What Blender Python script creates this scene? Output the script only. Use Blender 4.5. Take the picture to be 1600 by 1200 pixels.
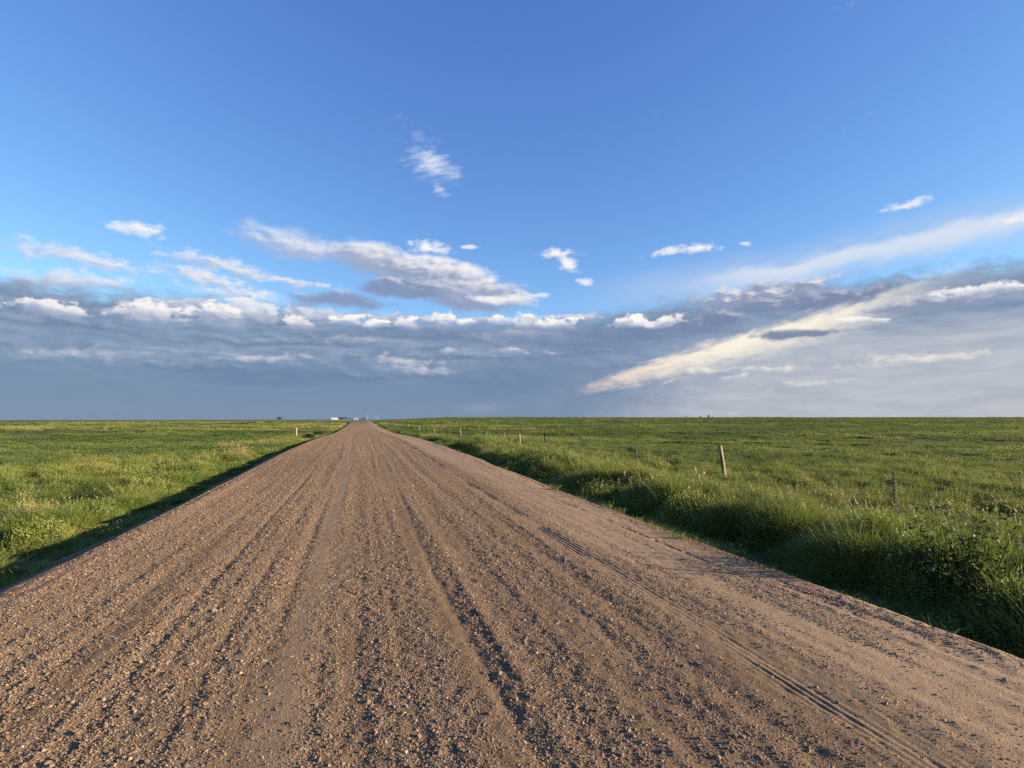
import bpy, bmesh, math, random
import numpy as np

for _o in list(bpy.data.objects):
    bpy.data.objects.remove(_o)
scene = bpy.context.scene
COL = scene.collection
R = math.radians

# ---------------------------------------------------------------- camera
HEAD = 15.3            # camera heading, degrees clockwise from the road (+Y)
EYE = 1.60
cam_data = bpy.data.cameras.new("camera")
cam_data.sensor_fit = 'HORIZONTAL'
cam_data.sensor_width = 36.0
cam_data.lens = 36.0 * 867.0 / 1600.0
cam_data.clip_start = 0.05
cam_data.clip_end = 30000.0
cam = bpy.data.objects.new("camera", cam_data)
COL.objects.link(cam)
cam.location = (0.0, 0.0, EYE)
cam.rotation_euler = (R(90 + 3.5), 0.0, R(-HEAD))
scene.camera = cam

# ---------------------------------------------------------------- sun
SUN_AZ = 113.0         # degrees clockwise from +Y: right of the camera, a little behind it
SUN_EL = 12.5
sun_data = bpy.data.lights.new("sun", 'SUN')
sun_data.energy = 5.0
sun_data.angle = R(0.55)
sun_data.color = (1.0, 0.82, 0.62)
sun = bpy.data.objects.new("sun", sun_data)
COL.objects.link(sun)
sun.rotation_euler = (R(90 - SUN_EL), 0.0, R(180 - SUN_AZ))

# ---------------------------------------------------------------- view
vs = scene.view_settings
vs.view_transform = 'Standard'
vs.look = 'None'
EXPOSURE = 1.62          # the photograph is exposed for the low evening sun
vs.exposure = EXPOSURE
vs.gamma = 1.0
vs.use_curve_mapping = False

# ---------------------------------------------------------------- node maths
class X:
    """a number or a float socket; arithmetic builds Math nodes"""
    tree = None
    def __init__(self, v): self.v = v
    def __add__(a, b): return mth('ADD', a, b)
    def __radd__(a, b): return mth('ADD', b, a)
    def __sub__(a, b): return mth('SUBTRACT', a, b)
    def __rsub__(a, b): return mth('SUBTRACT', b, a)
    def __mul__(a, b): return mth('MULTIPLY', a, b)
    def __rmul__(a, b): return mth('MULTIPLY', b, a)
    def __truediv__(a, b): return mth('DIVIDE', a, b)

def _set(sock, v):
    if isinstance(v, X): v = v.v
    if isinstance(v, bpy.types.NodeSocket): X.tree.links.new(v, sock)
    else: sock.default_value = v

def mth(op, *args, clamp=False):
    n = X.tree.nodes.new('ShaderNodeMath'); n.operation = op; n.use_clamp = clamp
    for s, a in zip(n.inputs, args): _set(s, a)
    return X(n.outputs[0])

def sstep(v, lo, hi, a=0.0, b=1.0, smooth=True):
    n = X.tree.nodes.new('ShaderNodeMapRange')
    n.interpolation_type = 'SMOOTHSTEP' if smooth else 'LINEAR'
    n.clamp = True
    for s, q in zip(n.inputs[:5], (v, lo, hi, a, b)): _set(s, q)
    return X(n.outputs[0])

def vec(x, y, z=0.0):
    n = X.tree.nodes.new('ShaderNodeCombineXYZ')
    for s, a in zip(n.inputs, (x, y, z)): _set(s, a)
    return n.outputs[0]

def noise(v, scale=1.0, detail=6.0, rough=0.55, dist=0.0, lac=2.0):
    n = X.tree.nodes.new('ShaderNodeTexNoise')
    n.noise_dimensions = '3D'
    X.tree.links.new(v.v if isinstance(v, X) else v, n.inputs['Vector'])
    for k, q in (('Scale', scale), ('Detail', detail), ('Roughness', rough), ('Distortion', dist), ('Lacunarity', lac)):
        n.inputs[k].default_value = q
    return n

def fac(n): return X(n.outputs[0])

def mix(f, a, b, blend='MIX'):
    n = X.tree.nodes.new('ShaderNodeMix'); n.data_type = 'RGBA'; n.blend_type = blend
    n.clamp_factor = True
    _set(n.inputs[0], f)
    for s, q in ((n.inputs[6], a), (n.inputs[7], b)):
        if isinstance(q, bpy.types.NodeSocket): X.tree.links.new(q, s)
        else: s.default_value = (*q[:3], 1.0)
    return n.outputs[2]

def srgb(r, g, b):
    return tuple(((c / 255.0 + 0.055) / 1.055) ** 2.4 if c > 10 else c / 255.0 / 12.92 for c in (r, g, b))

# ---------------------------------------------------------------- sky and clouds (world)
world = bpy.data.worlds.new("World")
scene.world = world
world.use_nodes = True
wt = world.node_tree
wt.nodes.clear()
STRENGTH = 0.0519
def cl(c):                          # a cloud colour as it should show, in the sky's own units
    return tuple(q / STRENGTH / 2 ** EXPOSURE for q in srgb(*c))

def new_group(name, ins, outs):
    g = bpy.data.node_groups.new(name, 'ShaderNodeTree')
    for n, t in ins: g.interface.new_socket(n, in_out='INPUT', socket_type='NodeSocket' + t)
    for n, t in outs: g.interface.new_socket(n, in_out='OUTPUT', socket_type='NodeSocket' + t)
    X.tree = g
    return g, g.nodes.new('NodeGroupInput').outputs, g.nodes.new('NodeGroupOutput').inputs

def vdot(a, b):
    n = X.tree.nodes.new('ShaderNodeVectorMath'); n.operation = 'DOT_PRODUCT'
    _set(n.inputs[0], a); _set(n.inputs[1], b)
    return X(n.outputs['Value'])

def sepv(a):
    n = X.tree.nodes.new('ShaderNodeSeparateXYZ'); _set(n.inputs[0], a)
    return [X(o) for o in n.outputs]

# one cloud: an ellipse in azimuth and elevation, frayed by noise, lit along its upper edge
CG, gi, go = new_group("cloud", [('Col', 'Color'), ('P', 'Vector'), ('A', 'Vector'), ('B', 'Vector'), ('kx', 'Vector'), ('ky', 'Vector'),
                                 ('wa', 'Vector'), ('wb', 'Vector'), ('wl', 'Vector'), ('flat', 'Float'), ('soft', 'Float'), ('alpha', 'Float'),
                                 ('fade0', 'Float'), ('fade1', 'Float'), ('lit0', 'Float'), ('lit1', 'Float'), ('dark', 'Color'), ('light', 'Color')], [('Col', 'Color')])
g = {s.name: s for s in gi if s.name}
def after(c, w):                    # wait for the clouds behind (keeps few values alive at once)
    n = X.tree.nodes.new('ShaderNodeVectorMath'); n.operation = 'MULTIPLY_ADD'
    X.tree.links.new(c, n.inputs[0]); n.inputs[1].default_value = (1e-7, 1e-7, 1e-7); X.tree.links.new(w, n.inputs[2])
    return n.outputs[0]
g['P'] = after(g['Col'], g['P']); g['A'] = after(g['Col'], g['A'])
x_ = vdot(g['P'], g['kx']); y_ = vdot(g['P'], g['ky'])
yb = mth('MAXIMUM', y_, y_ * X(g['flat']))
d_ = 1.0 - mth('SQRT', x_ * x_ + yb * yb) + vdot(g['A'], g['wa']) + vdot(g['B'], g['wb'])
dens = sstep(d_, 0.0, X(g['soft'])) * X(g['alpha']) * sstep(y_ + vdot(g['A'], g['wb']), X(g['fade0']), X(g['fade1']))
lit = sstep(y_ + vdot(g['A'], g['wl']), X(g['lit0']), X(g['lit1']))
X.tree.links.new(mix(dens, g['Col'], mix(lit, g['dark'], g['light'])), go[0])

SPECS = []                          # (box in degrees, builder), painted in this order
def cloud(uc, vc, a, b, tilt=0.0, wa=(2.0, 0.0, 0.0), wb=(0.0, 0.0, 0.0), wl=(0.5, 0.0, 3.0), flat=-1.0, soft=0.6, alpha=1.0,
          fade=(-9.0, -8.0), lit=(-0.4, 0.9), dark=(150, 165, 195), light=(245, 243, 245)):
    c, s = math.cos(R(tilt)), math.sin(R(tilt))
    kx = (c / a, s / a, -(uc * c + vc * s) / a)
    ky = (-s / b, c / b, (uc * s - vc * c) / b)
    grow = 1.0 + 0.33 * sum(abs(w) for w in wa) * 0.5 + 0.15 * sum(abs(w) for w in wb)
    hu = math.hypot(a * c, b * s) * grow + 0.3; hv = math.hypot(a * s, b * c) * grow + 0.3
    def build(col, P, A, B):
        n = X.tree.nodes.new('ShaderNodeGroup'); n.node_tree = CG
        for k, q in (('Col', col), ('P', P), ('A', A), ('B', B)): X.tree.links.new(q, n.inputs[k])
        for k, q in (('kx', kx), ('ky', ky), ('wa', wa), ('wb', wb), ('wl', wl), ('flat', flat), ('soft', soft), ('alpha', alpha),
                     ('fade0', fade[0]), ('fade1', fade[1]), ('lit0', lit[0]), ('lit1', lit[1]), ('dark', (*cl(dark), 1)), ('light', (*cl(light), 1))):
            n.inputs[k].default_value = q
        return n.outputs[0]
    SPECS.append(((uc - hu, uc + hu, vc - hv, vc + hv), build))

def special(box):
    def deco(f): SPECS.append((box, f)); return f
    return deco


WIDE = (-400.0, 400.0)
# thin veil to the right, a fan of ice cloud rising towards the sun
@special((4.0, 400.0, 8.0, 19.0))
def _(col, P, A, B, Q):
    fib = sepv(B)[0]
    y = vdot(P, (-0.058, 0.66, -7.3)); x = sepv(P)[0]
    f = sstep(y + fib * 1.6, -1.6, 0.4) * sstep(y + fib * 1.2, 2.2, 0.2) * sstep(x, 3.0, 19.0) * sstep(x, 60.0, 35.0)
    return mix(f * 0.62, col, cl((182, 202, 232)))
@special((15.0, 70.0, 10.0, 19.0))
def _(col, P, A, B, Q):
    fib = sepv(B)[0]
    x = sepv(P)[0]
    y = vdot(P, (-0.115, 1.28, -14.5))
    f = sstep(y + fib * 1.1, -2.4, 0.0) * sstep(y + fib * 1.3, 1.3, 0.1) * sstep(x, 15.0, 26.0) * sstep(x, 62.0, 40.0)
    return mix(f * 0.66, col, cl((232, 236, 244)))
# faint tufts in the blue
@special((-400.0, 400.0, 19.0, 60.0))
def _(col, P, A, B, Q):
    t = sepv(B)[1]; vv = sepv(Q)[1]
    return mix(sstep(t, 0.16, 0.42) * sstep(vv, 19.0, 23.0) * sstep(vv, 60.0, 40.0) * 0.45, col, cl((222, 232, 246)))
# the wisp alone in the blue
cloud(-8.6, 24.8, 3.7, 1.7, -20.0, (0.0, 0.0, 0.0), (2.4, 0.0, 0.0), (0, 0, 0), soft=1.35, alpha=0.95, light=(244, 245, 250), dark=(228, 234, 247))
cloud(-7.6, 22.7, 1.3, 0.5, -30.0, (0.0, 0.0, 0.0), (4.2, 0.0, 0.0), (0, 0, 0), soft=1.3, alpha=0.6, light=(228, 234, 247), dark=(220, 230, 247))
cloud(-9.5, 27.0, 3.4, 0.8, -35.0, (0.0, 0.0, 0.0), (4.0, 0.0, 0.0), (0, 0, 0), soft=2.2, alpha=0.3, light=(220, 230, 247), dark=(215, 228, 247))
# small fair-weather scraps
for (uc, vc, a, b, t, al) in ((-8.2, 17.2, 2.3, 0.8, -3, 1.0), (-4.2, 17.3, 0.85, 0.3, -8, 0.85), (5.0, 16.6, 2.4, 0.55, 4, 1.0), (5.9, 15.7, 1.7, 0.75, -20, 1.0),
                              (7.9, 14.1, 0.9, 0.45, 0, 0.95), (16.0, 16.3, 2.4, 0.55, 3, 1.0), (19.1, 16.2, 2.6, 0.66, 0, 1.0),
                              (23.3, 16.3, 0.7, 0.25, 0, 0.8), (-34.5, 15.8, 2.6, 0.7, -6, 0.95), (36.0, 17.4, 2.2, 0.5, 4, 0.9),
                              (2.0, 12.5, 2.2, 0.4, 0, 0.8), (43.0, 15.0, 1.6, 0.5, 0, 0.9)):
    cloud(uc, vc, a * 1.1, b * 1.15, t, (0.6, 2.2, 0.0), (0.9, 0.0, 0.0), wl=(0.4, 0.8, 2.0), flat=-1.3, soft=1.05, alpha=al, lit=(-1.1, 0.5), dark=(206, 215, 234), light=(251, 250, 250))
# long lens cloud sloping down to the right
cloud(-21.6, 16.5, 7.0, 1.8, -3.0, (0.9, 0.2, 0), soft=0.8, alpha=0.92, wl=(0.8, 0.1, 2.4), lit=(-0.5, 0.8), light=(228, 233, 243), dark=(172, 188, 216))
cloud(-13.6, 15.5, 6.0, 2.2, -10.0, (0.7, 0.15, 0), soft=0.5, wl=(0.7, 0.1, 1.0), lit=(-0.25, 0.9), light=(246, 244, 246), dark=(158, 173, 204))
cloud(-6.4, 13.7, 9.2, 2.75, -12.0, (0.75, 0.2, 0), soft=0.4, wl=(0.8, 0.2, 1.0), lit=(-0.2, 0.85), light=(247, 244, 246), dark=(146, 162, 194))
cloud(-6.0, 13.0, 7.5, 1.2, -9.0, (1.0, 0.2, 0), soft=0.9, alpha=0.75, wl=(0.8, 0.2, 2.4), lit=(-0.6, 1.0), light=(212, 216, 229), dark=(152, 167, 198))
cloud(-11.6, 12.9, 5.4, 1.15, -2.0, (1.1, 0.4, 0), soft=0.5, alpha=0.96, wl=(0.8, 0.7, 2.4), lit=(0.2, 1.3), light=(214, 219, 231), dark=(134, 151, 186))
cloud(-1.0, 12.2, 4.4, 0.7, -7.0, (0.8, 1.0, 0), soft=0.6, alpha=0.95, wl=(0.4, 1.2, 2.2), lit=(-0.9, 0.6), light=(249, 245, 245), dark=(186, 196, 218))
cloud(-17.2, 11.5, 6.2, 1.05, -1.0, (1.0, 0.2, 0), soft=0.7, alpha=0.95, wl=(0.8, 0.2, 2.4), lit=(0.2, 1.4), light=(196, 205, 224), dark=(136, 154, 190))
# woolly streaks at the left
for (uc, vc, a, b, t, al) in ((-27.5, 13.7, 7.0, 0.8, -7, 0.9), (-22.0, 13.0, 5.6, 0.55, -6, 0.9), (-29.0, 12.6, 6.0, 0.8, -9, 0.95), (-26.0, 11.4, 7.0, 0.8, -5, 0.8),
                              (-38.0, 13.0, 6.5, 0.9, -4, 0.9), (-39.0, 11.2, 5.5, 0.9, 3, 0.9)):
    cloud(uc, vc, a, b, t, (0.6, 1.9, 0), soft=0.9, alpha=al, wl=(0.6, 0.8, 3.0), lit=(-0.9, 0.8), dark=(182, 196, 222), light=(243, 241, 245))
# the great slate bank along the horizon
@special((-400.0, 400.0, -90.0, 14.5))
def _(col, P, A, B, Q):
    uu, vv, _1 = sepv(Q); n, puff, rel = sepv(A); fib, streak, _2 = sepv(B)
    top = 10.25 + sstep(uu, 3.0, 26.0) * 1.8 - sstep(uu, 40.0, 60.0) * 1.8 + sstep(uu, -14.0, -26.0) * 0.4
    e = top - vv + n * 3.2 + puff * 1.6
    sl = mix(sstep(streak * 0.8 + rel * 0.35 + n * 0.45, -0.30, 0.36), cl((108, 133, 167)), cl((156, 171, 194)))
    sl = mix(sstep(vv + n * 2.6, 6.4, 3.0) * 0.88, sl, cl((112, 137, 169)))
    sl = mix(sstep(vv, 2.6, 0.0) * 0.6, sl, cl((120, 141, 172)))
    right = sstep(uu + n * 5.0 - vv * 1.2, 4.0, 21.0)
    sl = mix(right * sstep(vv, 9.5, 6.0) * 0.97, sl, mix(sstep(streak * 0.7 + n * 0.4, -0.25, 0.30), cl((168, 175, 189)), cl((198, 201, 209))))
    return mix(sstep(e, -0.8, 1.2) * 0.97, col, sl)
# blue-grey depth in it
cloud(10.5, 8.4, 11.5, 2.6, 7.0, (1.0, 0.2, 0), soft=0.8, alpha=0.8, dark=(114, 136, 169), light=(122, 143, 174))
cloud(1.0, 4.4, 13.5, 2.6, 6.0, (0.8, 0, 0), soft=0.9, alpha=0.65, dark=(111, 134, 167), light=(117, 139, 171))
cloud(-22.0, 4.0, 13.0, 1.3, 0.0, (1.2, 0, 0), soft=0.8, alpha=0.6, dark=(104, 130, 166), light=(110, 135, 169))
cloud(-8.0, 8.3, 14.0, 0.9, 0.0, (1.4, 0.4, 0), soft=0.8, alpha=0.7, dark=(112, 131, 166), light=(126, 144, 176))
# layers with paler backs and dark bases, and slanting veils of rain
for (uc, vc, a, b, t, al) in ((-20.0, 7.2, 9.0, 0.8, 1, 0.8), (-6.0, 6.3, 8.0, 0.7, -2, 0.7), (-30.0, 4.6, 8.0, 0.7, 1, 0.7), (-12.0, 4.2, 9.0, 0.7, 2, 0.55), (8.0, 6.6, 6.0, 0.6, 3, 0.6), (-38.0, 7.4, 7.0, 0.8, 0, 0.7)):
    cloud(uc, vc, a, b, t, (1.1, 0.5, 0), (0.0, 0.6, 0.0), (0.7, 0.5, 2.2), flat=-1.5, soft=0.9, alpha=al, lit=(-0.2, 1.2), dark=(106, 129, 163), light=(158, 172, 194))
cloud(6.0, 2.6, 9.0, 2.6, 20.0, (0.6, 0.0, 0), (1.2, 0.0, 0.0), soft=1.5, alpha=0.35, dark=(138, 152, 176), light=(142, 156, 179))
cloud(-3.0, 1.0, 4.0, 0.9, 6.0, (0.8, 0.4, 0), soft=1.1, alpha=0.35, dark=(158, 166, 182), light=(166, 173, 187))
# sunlit cream shaft under the anvil
@special((4.0, 62.0, 0.0, 19.0))
def _(col, P, A, B, Q):
    uu, vv, _1 = sepv(Q); n, puff, rel = sepv(A); fib = sepv(B)[0]
    p = uu + n * 1.6 - 18.0; q = vv + fib * 0.8 + n * 0.8 + puff * 0.5 - 6.0 + sstep(uu, 14.0, 34.0) * 0.5
    c, s = math.cos(R(15.6)), math.sin(R(15.6))
    x = (p * c + q * s) * 0.08; y = (q * c - p * s) * 1.0
    wid = sstep(x, -1.1, 0.3, 0.34, 0.72)
    yy = y / wid
    f = sstep(yy + fib * 1.5 + n * 0.6, 1.7, 0.2) * sstep(yy + fib * 1.6 + n * 1.4, -3.2, 0.1) * sstep(x + n * 0.5, -1.02, -0.5) * sstep(x + n * 0.6, 2.0, 0.8)
    return mix(f * sstep(x + n * 0.5, -1.0, 0.1, 0.72, 0.95), col, mix(sstep(x, -1.0, 0.5), cl((244, 224, 204)), cl((255, 246, 228))))
# grey shelf above the shaft, and dark scraps across it
def shelf(uc, vc, a, b, t, light, dark, al=1.0, lit=(-0.1, 1.0)):
    cloud(uc, vc, a, b, t, (0.9, 1.1, 0), soft=0.6, alpha=al, wl=(0.3, 1.3, 4.0), lit=lit, light=light, dark=dark)
shelf(24.5, 11.5, 8.5, 1.55, 3.0, (226, 226, 233), (146, 157, 184), 0.97)
shelf(29.0, 10.8, 8.0, 1.0, 3.0, (178, 186, 206), (126, 140, 172), 0.92)
shelf(19.4, 9.0, 5.0, 1.3, 7.0, (180, 186, 206), (122, 137, 172), 0.9, (0.2, 1.3))
shelf(27.5, 7.6, 4.6, 0.6, -2.0, (172, 178, 196), (120, 136, 166), 0.95, (0.3, 1.4))
shelf(37.0, 9.5, 6.0, 0.8, 3.0, (200, 204, 216), (140, 152, 178), 0.9)
# dimmer woolly heads behind them
for (uc, vc, a, b) in ((-19.0, 9.9, 4.0, 0.9), (-12.6, 9.9, 4.5, 0.8), (-3.6, 9.9, 4.6, 0.8), (6.0, 10.2, 4.0, 0.7), (-30.0, 9.9, 5.0, 1.1), (-8.6, 9.7, 2.6, 0.8)):
    cloud(uc, vc, a, b, 0.0, (1.1, 2.0, 0), (0.0, 0.0, 0.0), (0.5, 1.4, 2.2), flat=-0.6, soft=0.6, alpha=0.85, fade=(-1.2, 0.2), lit=(-0.7, 1.0), dark=(150, 164, 194), light=(222, 224, 233))
# white cumulus heads standing along the bank
for (uc, vc, a, b, al) in ((-16.4, 9.55, 2.2, 0.95, 1), (-14.0, 9.35, 2.0, 0.7, 1), (-10.8, 9.45, 1.5, 0.9, 1), (-6.9, 9.9, 1.7, 1.1, 1), (-4.9, 9.7, 1.5, 0.7, 0.9), (1.6, 9.8, 2.0, 1.0, 1), (4.6, 9.5, 2.9, 0.9, 1), (-0.8, 9.9, 1.5, 0.7, 0.9),
                           (12.6, 9.45, 2.6, 0.95, 1), (15.4, 9.35, 2.4, 0.7, 0.95), (-25.5, 9.9, 4.0, 1.5, 0.75), (-28.5, 9.5, 2.5, 1.1, 0.8), (-21.3, 9.2, 1.6, 0.8, 0.75), (-33.0, 9.2, 3.2, 1.2, 0.9),
                           (-40.0, 8.6, 3.0, 1.0, 0.9), (33.0, 8.6, 3.0, 0.5, 0.8), (41.0, 10.0, 4.0, 0.7, 0.9)):
    cloud(uc, vc, a, b, 0.0, (1.2, 2.4, 0), (0.0, 0.0, 0.0), (0.5, 1.6, 2.0), flat=-0.7, soft=0.45, alpha=al, fade=(-1.0, 0.25), lit=(-0.8, 0.8), dark=(178, 187, 210), light=(255, 251, 247))
for (uc, vc, a, b, t, al) in ((-24.0, 7.4, 6.0, 0.5, 2, 0.5), (-12.0, 7.6, 5.0, 0.5, 1, 0.45), (-3.0, 7.9, 4.5, 0.5, -2, 0.45), (-17.0, 6.2, 5.0, 0.4, 2, 0.45), (5.0, 8.2, 3.5, 0.45, -3, 0.4), (-30.0, 6.0, 5.0, 0.45, 0, 0.45)):
    cloud(uc, vc, a, b, t, (1.0, 1.4, 0), (0.0, 1.2, 0.0), (0, 1.0, 3.0), soft=1.3, alpha=al, lit=(-0.7, 0.9), dark=(142, 158, 186), light=(190, 198, 213))
# pale rags low in the bank
for (uc, vc, a, b, t, al, w) in ((-10.6, 5.9, 4.6, 0.6, -4, 0.75, 0), (-9.4, 5.0, 4.2, 0.7, -6, 0.55, 0), (-6.6, 7.0, 2.2, 0.4, -2, 0.75, 0), (-0.2, 6.9, 2.2, 0.34, -8, 0.8, 0),
                              (4.0, 6.8, 1.8, 0.3, -4, 0.7, 0), (-24.0, 5.6, 6.0, 0.45, 2, 0.65, 0), (-17.0, 7.7, 4.0, 0.5, 0, 0.4, 0), (0.0, 8.4, 5.0, 0.5, 0, 0.35, 0),
                              (19.5, 4.7, 4.0, 0.4, 6, 0.85, 1), (25.0, 4.6, 4.0, 0.6, 5, 0.8, 1), (22.0, 4.1, 1.6, 0.35, 0, 0.7, 1), (28.0, 3.1, 4.5, 0.45, 3, 0.6, 1),
                              (16.0, 3.6, 0.9, 0.3, 30, 0.5, 1), (36.0, 5.0, 6.0, 0.6, 3, 0.7, 1), (-38.0, 5.2, 6.0, 0.6, 2, 0.5, 0)):
    cloud(uc, vc, a, b, t, (0.4, 2.2, 0), (0.0, 1.0, 0.0), (0, 1.0, 3.0), soft=0.95, alpha=al, lit=(-0.7, 0.8),
          dark=((168, 177, 200), (196, 199, 207))[w], light=((228, 224, 228), (250, 238, 228))[w])


# shared coordinates and noise fields
X.tree = wt
tc = wt.nodes.new('ShaderNodeTexCoord')
dx, dy, dz = sepv(tc.outputs['Generated'])
H0 = R(HEAD)
ax = dx * math.cos(H0) - dy * math.sin(H0)
ay = dx * math.sin(H0) + dy * math.cos(H0)
u0 = mth('ARCTAN2', ax, ay) * (180 / math.pi)       # azimuth from the heading of the view, degrees
v0 = mth('ARCSINE', dz) * (180 / math.pi)           # elevation, degrees
sky = wt.nodes.new('ShaderNodeTexSky')
sky.sky_type = 'NISHITA'
sky.sun_disc = False
sky.sun_elevation = R(SUN_EL)
sky.sun_rotation = R(SUN_AZ)
sky.altitude = 1500.0
sky.air_density = 1.0
sky.dust_density = 0.6
sky.ozone_density = 3.0
hs = wt.nodes.new('ShaderNodeHueSaturation')
hs.inputs['Hue'].default_value = 0.500
hs.inputs['Saturation'].default_value = 1.06
hs.inputs['Value'].default_value = 1.50
wt.links.new(sky.outputs[0], hs.inputs['Color'])
sr = wt.nodes.new('ShaderNodeSeparateColor'); wt.links.new(hs.outputs[0], sr.inputs[0])      # the camera's colour response
sc_ = wt.nodes.new('ShaderNodeCombineColor')
for k_, (g_, p_) in enumerate(((1.06, 1.0), (1.09, 0.96), (1.92, 0.65))):
    X.tree = wt
    wt.links.new((mth('POWER', X(sr.outputs[k_]), p_) * g_).v, sc_.inputs[k_])
SKY = sc_.outputs[0]

wn = noise(vec(u0 * 0.16, v0 * 0.30, 3.0), 1.0, 2.0, 0.5)
wc = wt.nodes.new('ShaderNodeSeparateColor'); wt.links.new(wn.outputs['Color'], wc.inputs[0])
u = u0 + (X(wc.outputs[0]) - 0.5) * 3.0
v = v0 + (X(wc.outputs[1]) - 0.5) * 1.6
N = fac(noise(vec(u * 0.42, v * 0.95, 7.0), 1.0, 7.0, 0.60)) - 0.5
N2 = fac(noise(vec(u * 0.42 + 0.22, v * 0.95 + 0.30, 7.0), 1.0, 4.0, 0.58)) - 0.5
PUFF = fac(noise(vec(u0 * 0.8, v0 * 1.3, 1.0), 1.0, 6.0, 0.62)) - 0.5
STREAK = fac(noise(vec(u * 0.10, v * 1.1, 2.0), 1.0, 6.0, 0.6)) - 0.5
FIB = fac(noise(vec(u * 0.30 + v * 0.5, v * 1.5 - u * 0.45, 5.0), 1.0, 5.0, 0.6)) - 0.5
P_ = vec(u, v, 1.0)
A_ = vec(N, PUFF, N - N2)
B_ = vec(FIB, STREAK, PUFF)

# the sky is cut into cells so that each ray only works out the clouds near it
U_CUTS = (-50.0, -19.5, -4.0, 9.5, 21.5, 50.0)
V_CUTS = (-90.0, 8.0, 11.3, 19.0)
def bgs(color):
    n = wt.nodes.new('ShaderNodeBackground'); n.inputs['Strength'].default_value = STRENGTH
    wt.links.new(color, n.inputs['Color'])
    return n.outputs[0]
def pick(f, a, b):
    n = wt.nodes.new('ShaderNodeMixShader'); _set(n.inputs[0], f)
    wt.links.new(a, n.inputs[1]); wt.links.new(b, n.inputs[2])
    return n.outputs[0]
def cell(ua, ub, va, vb, skycol, P, A, B, Q):
    g, gi, go = new_group("sky_cell", [('Col', 'Color'), ('P', 'Vector'), ('A', 'Vector'), ('B', 'Vector'), ('Q', 'Vector')], [('Col', 'Color')])
    c = gi[0]
    for (b0, b1, b2, b3), f in SPECS:
        if b1 < ua or b0 > ub or b3 < va or b2 > vb: continue
        c = f(c, gi[1], gi[2], gi[3]) if f.__code__.co_argcount == 4 else f(c, gi[1], gi[2], gi[3], gi[4])
    g.links.new(c, go[0])
    X.tree = wt
    n = wt.nodes.new('ShaderNodeGroup'); n.node_tree = g
    for s, q in zip(n.inputs, (skycol, P, A, B, Q)): wt.links.new(q, s)
    return n.outputs[0]
Q_ = vec(u0, v0, 1.0)
rows = []
for va, vb in zip(V_CUTS, V_CUTS[1:]):
    cells = [bgs(cell(ua, ub, va, vb, SKY, P_, A_, B_, Q_)) for ua, ub in zip(U_CUTS, U_CUTS[1:])]
    acc = cells[0]
    for cut, nxt in zip(U_CUTS[1:], cells[1:]): acc = pick(mth('GREATER_THAN', u0, cut), acc, nxt)
    rows.append(acc)
ahead = pick(mth('GREATER_THAN', v0, V_CUTS[2]), pick(mth('GREATER_THAN', v0, V_CUTS[1]), rows[0], rows[1]), rows[2])
# behind the camera and overhead the same bank and tufts go on, with fields of their own
def plain(va, vb):
    W = fac(noise(vec(u0 * 0.3, v0 * 0.7, 7.0), 1.0, 4.0, 0.6)) - 0.5
    S = fac(noise(vec(u0 * 0.10, v0 * 1.1, 2.0), 1.0, 3.0, 0.6)) - 0.5
    q = vec(u0, v0, 1.0)
    return bgs(cell(-50.1, -50.05, va, vb, SKY, q, vec(W, W, S * 0.4), vec(W, S, W), q))
Wf = fac(noise(vec(u0 * 0.30 + v0 * 0.5, v0 * 1.5 - u0 * 0.45, 5.0), 1.0, 5.0, 0.6)) - 0.5
Wt = fac(noise(vec(u0 * 0.17, v0 * 0.34, 11.0), 1.0, 5.0, 0.66)) - 0.5
q9 = vec(u0, v0, 1.0)
high = bgs(cell(-40.0, 40.0, V_CUTS[3], 60.0, SKY, q9, vec(Wf, Wf, Wf), vec(Wf, Wt, Wf), q9))
side = mth('GREATER_THAN', mth('ABSOLUTE', u0), 50.0)
low = pick(side, ahead, plain(-90.0, V_CUTS[3]))
final = pick(mth('GREATER_THAN', v0, V_CUTS[3]), low, pick(mth('GREATER_THAN', v0, 60.0), high, bgs(SKY)))
wo = wt.nodes.new('ShaderNodeOutputWorld')
wt.links.new(final, wo.inputs['Surface'])
world.cycles.sampling_method = 'MANUAL'
world.cycles.sample_map_resolution = 512

# ================================================================ helpers
rng = np.random.default_rng(11)
random.seed(11)

def tag(o, label=None, cat=None, group=None, kind=None):
    for k, q in (('label', label), ('category', cat), ('group', group), ('kind', kind)):
        if q: o[k] = q
    return o

def link(name, me, mat=None, parent=None):
    o = bpy.data.objects.new(name, me)
    COL.objects.link(o)
    if mat is not None and me is not None and not me.materials: me.materials.append(mat)
    o.parent = parent
    return o

def mesh_np(name, verts, faces, smooth=True):
    """faces: (n,3) or (n,4) int array"""
    me = bpy.data.meshes.new(name)
    verts = np.asarray(verts, np.float32); faces = np.asarray(faces, np.int32)
    k = faces.shape[1]
    me.vertices.add(len(verts)); me.vertices.foreach_set('co', verts.ravel())
    me.loops.add(faces.size); me.loops.foreach_set('vertex_index', faces.ravel())
    me.polygons.add(len(faces)); me.polygons.foreach_set('loop_start', np.arange(0, faces.size, k, dtype=np.int32))
    me.polygons.foreach_set('use_smooth', np.full(len(faces), smooth))
    me.update(calc_edges=True)
    return me

def lat(ix, iy, seed):
    h = (ix.astype(np.int64) * 374761393 + iy.astype(np.int64) * 668265263 + seed * 2147483647) & 0xffffffff
    h = ((h ^ (h >> 13)) * 1274126177) & 0xffffffff
    h ^= h >> 16
    return (h & 0xffff) / 65535.0 - 0.5

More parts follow.
